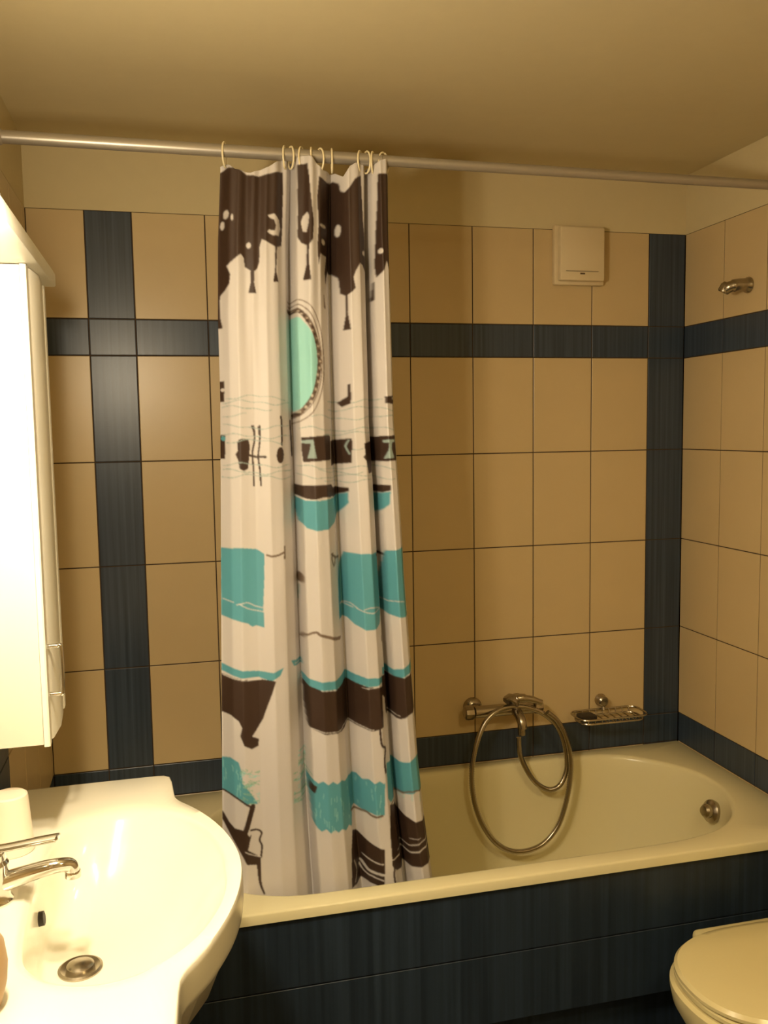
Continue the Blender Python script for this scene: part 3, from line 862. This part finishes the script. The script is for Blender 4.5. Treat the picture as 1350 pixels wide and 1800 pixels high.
hs = thing('hand_shower', 'chrome hand shower in its cradle on the bath mixer, hose hanging into the tub', 'shower', (-0.622, -0.09, 0.76))
bm = bmesh.new()
hp = [(-0.628, -0.088, 0.772), (-0.612, -0.092, 0.778), (-0.575, -0.098, 0.772), (-0.545, -0.100, 0.760)]
tube(bm, spline(hp, 6), [.0185] * 4 + [.014] * 5 + [.011] * 5 + [.0095] * 5, 20)
lathe(bm, (-0.640, -0.086, 0.772), (-0.55, -0.35, -0.75), [(.001, -.016), (.018, -.014), (.026, 0), (.027, .008), (.024, .011), (.001, .010)], 28)
obj('shower_handset', bm, 'chrome_d', hs)
hose = [at_wall(912, 1296, -.083), at_wall(914, 1325, -.090), at_wall(925, 1352, -.098), at_wall(942, 1376, -.104), at_wall(965, 1388, -.106), at_wall(985, 1379, -.105),
        at_wall(996, 1350, -.100), at_wall(993, 1312, -.094), at_wall(980, 1278, -.088), at_wall(958, 1256, -.086), at_wall(925, 1243, -.086), at_wall(893, 1243, -.088), at_wall(868, 1254, -.094), at_wall(850, 1276, -.10),
        at_wall(836, 1315, -.110), at_wall(829, 1360, -.118), at_wall(833, 1405, -.125), at_wall(846, 1445, -.13), at_wall(868, 1478, -.132), at_wall(895, 1495, -.133), at_wall(925, 1496, -.133), at_wall(955, 1483, -.13),
        at_wall(979, 1455, -.127), at_wall(993, 1418, -.123), at_wall(1002, 1372, -.118), at_wall(1003, 1332, -.113), at_wall(995, 1296, -.108), at_wall(980, 1268, -.104), at_wall(962, 1252, -.102)]
bm = bmesh.new()
hp = spline(hose, 22)
hp = [p + Vector((0, 0, 0)) for p in hp]
tube(bm, hp, [0.0072 if i % 2 else 0.0088 for i in range(len(hp))], 12)
obj('hose', bm, 'chrome_d', hs, sharp=80)

# ------------------------------------------------------------------ soap dish
sd = thing('soap_dish', 'chrome wall soap dish beside the bath mixer', 'soap dish', (-0.29, -0.003, 0.70))
bm = bmesh.new()
lathe(bm, (-0.292, -0.0005, 0.718), (0, -1, 0), [(.020, 0), (.021, .004), (.018, .012), (.017, .026), (.012, .031), (.001, .032)], 28)
tube(bm, [(-0.292, -0.018, 0.712), (-0.292, -0.022, 0.700), (-0.292, -0.026, 0.690)], .006, 12)
obj('wall_mount', bm, 'chrome_d', sd)
def rrect(cx, cy, a, b_, r, z, n=8, skew=0):
    out = []
    for (sx, sy, a0) in ((1, 1, 0), (-1, 1, 90), (-1, -1, 180), (1, -1, 270)):
        for k in range(n + 1):
            t = math.radians(a0 + 90 * k / n)
            out.append((cx + sx * (a - r) + r * math.cos(t), cy + sy * (b_ - r) + r * math.sin(t), z))
    return out
bm = bmesh.new()
for z, a, b_ in ((0.690, .120, .050), (0.674, .110, .042)):
    pts = rrect(-0.292, -0.062, a, b_, .03, z)
    tube(bm, pts + [pts[0]], 0.0032, 8)
for kk in range(9):
    x = -0.292 - .095 + kk * .19 / 8
    tube(bm, [(x, -0.062 - .049, .690), (x, -0.062 - .040, .674), (x, -0.062 + .040, .674), (x, -.062 + .049, .690)], .0018, 6)
obj('wire_basket', bm, 'chrome_d', sd)
bm = bmesh.new()
loft(bm, [rrect(-0.372, -0.064, .028 * f, .026 * f, .012 * f, z) for z, f in ((.6765, .8), (.679, 1), (.692, 1), (.695, .8))])
obj('rubber_stopper', bm, 'dark', sd)

# ------------------------------------------------------------------ extractor fan cover
vn = thing('fan_cover', 'square cream extractor fan cover on the tiled wall near the blue corner strip', 'vent', (-0.375, 0, 2.15))
def bxo(name, lo, hi, bev, mt, par):
    bm = bmesh.new(); box(bm, lo, hi, bev); return obj(name, bm, mt, par)
bxo('back_plate', (-0.468, -0.020, 2.062), (-0.300, -0.0005, 2.243), .004, 'plastic', vn)
bxo('front_grille', (-0.458, -0.042, 2.072), (-0.308, -0.018, 2.236), .006, 'plastic', vn)
bm = bmesh.new()
box(bm, (-0.440, -0.0432, 2.100), (-0.330, -0.0425, 2.1015))
box(bm, (-0.392, -0.0432, 2.091), (-0.376, -0.0425, 2.096))
obj('maker_mark', bm, 'mark', vn, smooth=False)

# ------------------------------------------------------------------ shower bracket on the right wall
sb_ = thing('shower_bracket', 'chrome shower bracket on the right tiled wall above the blue band', 'shower bracket', (0, -0.33, 2.02))
bm = bmesh.new()
lathe(bm, (-0.0005, -0.330, 2.022), (-1, 0, 0), [(.022, 0), (.0235, .003), (.022, .008), (.019, .012), (.018, .022)], 32)
obj('wall_flange', bm, 'chrome_d', sb_)
bm = bmesh.new()
tube(bm, spline([(-0.018, -0.330, 2.022), (-0.040, -0.327, 2.021), (-0.056, -0.320, 2.017), (-0.064, -0.308, 2.011)], 6), [.0185] * 10 + [.0165] * 9, 24)
lathe(bm, (-0.064, -0.308, 2.013), (-.3, .4, -.9), [(.001, -.020), (.012, -.018), (.017, -.010), (.0175, .008), (.014, .012), (.001, .010)], 24)
obj('swivel_arm', bm, 'chrome_d', sb_)

# ------------------------------------------------------------------ toilet
wc = thing('toilet', 'cream toilet with closed lid, in front of the tub beside the right wall', 'toilet', (-0.35, -0.99, 0.0))
def egg(cx, cy, a_l, a_r, b_, z, n=64, p=2.3):
    out = []
    for kk in range(n):
        t = 2 * PI * kk / n
        ct, st = math.cos(t), math.sin(t)
        a = a_r if ct > 0 else a_l
        pp = 4.0 if ct > 0 else p
        out.append((cx + a * math.copysign(abs(ct) ** (2 / pp), ct), cy + b_ * math.copysign(abs(st) ** (2 / pp), st), z))
    return out
LCX, LCY = -0.382, -1.016
bm = bmesh.new()
loft(bm, [egg(-.34, LCY, .17, .28, .12, 0), egg(-.34, LCY, .165, .28, .115, .05), egg(-.36, LCY, .16, .30, .115, .15), egg(-.38, LCY, .19, .33, .15, .26),
          egg(-.40, LCY, .212, .38, .178, .335), egg(-.40, LCY, .218, .392, .185, .365), egg(-.40, LCY, .218, .392, .185, .378), egg(-.40, LCY, .21, .385, .178, .384)])
obj('bowl', bm, 'wc', wc)
bm = bmesh.new(); box(bm, (-0.457, -1.25, .330), (-0.20, -0.787, .394), bev=.014, seg=4)
obj('hinge_deck', bm, 'wc', wc)
bm = bmesh.new()
loft(bm, [egg(LCX, LCY, .220, .20, .182, .3865), egg(LCX, LCY, .226, .20, .187, .390), egg(LCX, LCY, .226, .20, .187, .398), egg(LCX, LCY, .222, .20, .183, .401)])
obj('seat_ring', bm, 'wc', wc)
bm = bmesh.new()
loft(bm, [egg(LCX, LCY, .222, .20, .171, .4035), egg(LCX, LCY, .229, .205, .178, .406), egg(LCX, LCY, .229, .205, .178, .413), egg(LCX, LCY, .222, .20, .172, .420),
          egg(LCX, LCY, .19, .18, .155, .4245), egg(LCX, LCY, .10, .1, .08, .427), egg(LCX, LCY, .02, .02, .02, .4275)])
obj('lid', bm, 'wc', wc)
bm = bmesh.new(); box(bm, (-0.185, LCY - .185, .388), (-0.002, LCY + .185, .74), bev=.02, seg=4)
obj('cistern', bm, 'wc', wc)
bm = bmesh.new(); box(bm, (-0.190, LCY - .19, .741), (-0.002, LCY + .19, .765), bev=.008, seg=3)
obj('cistern_lid', bm, 'wc', wc)
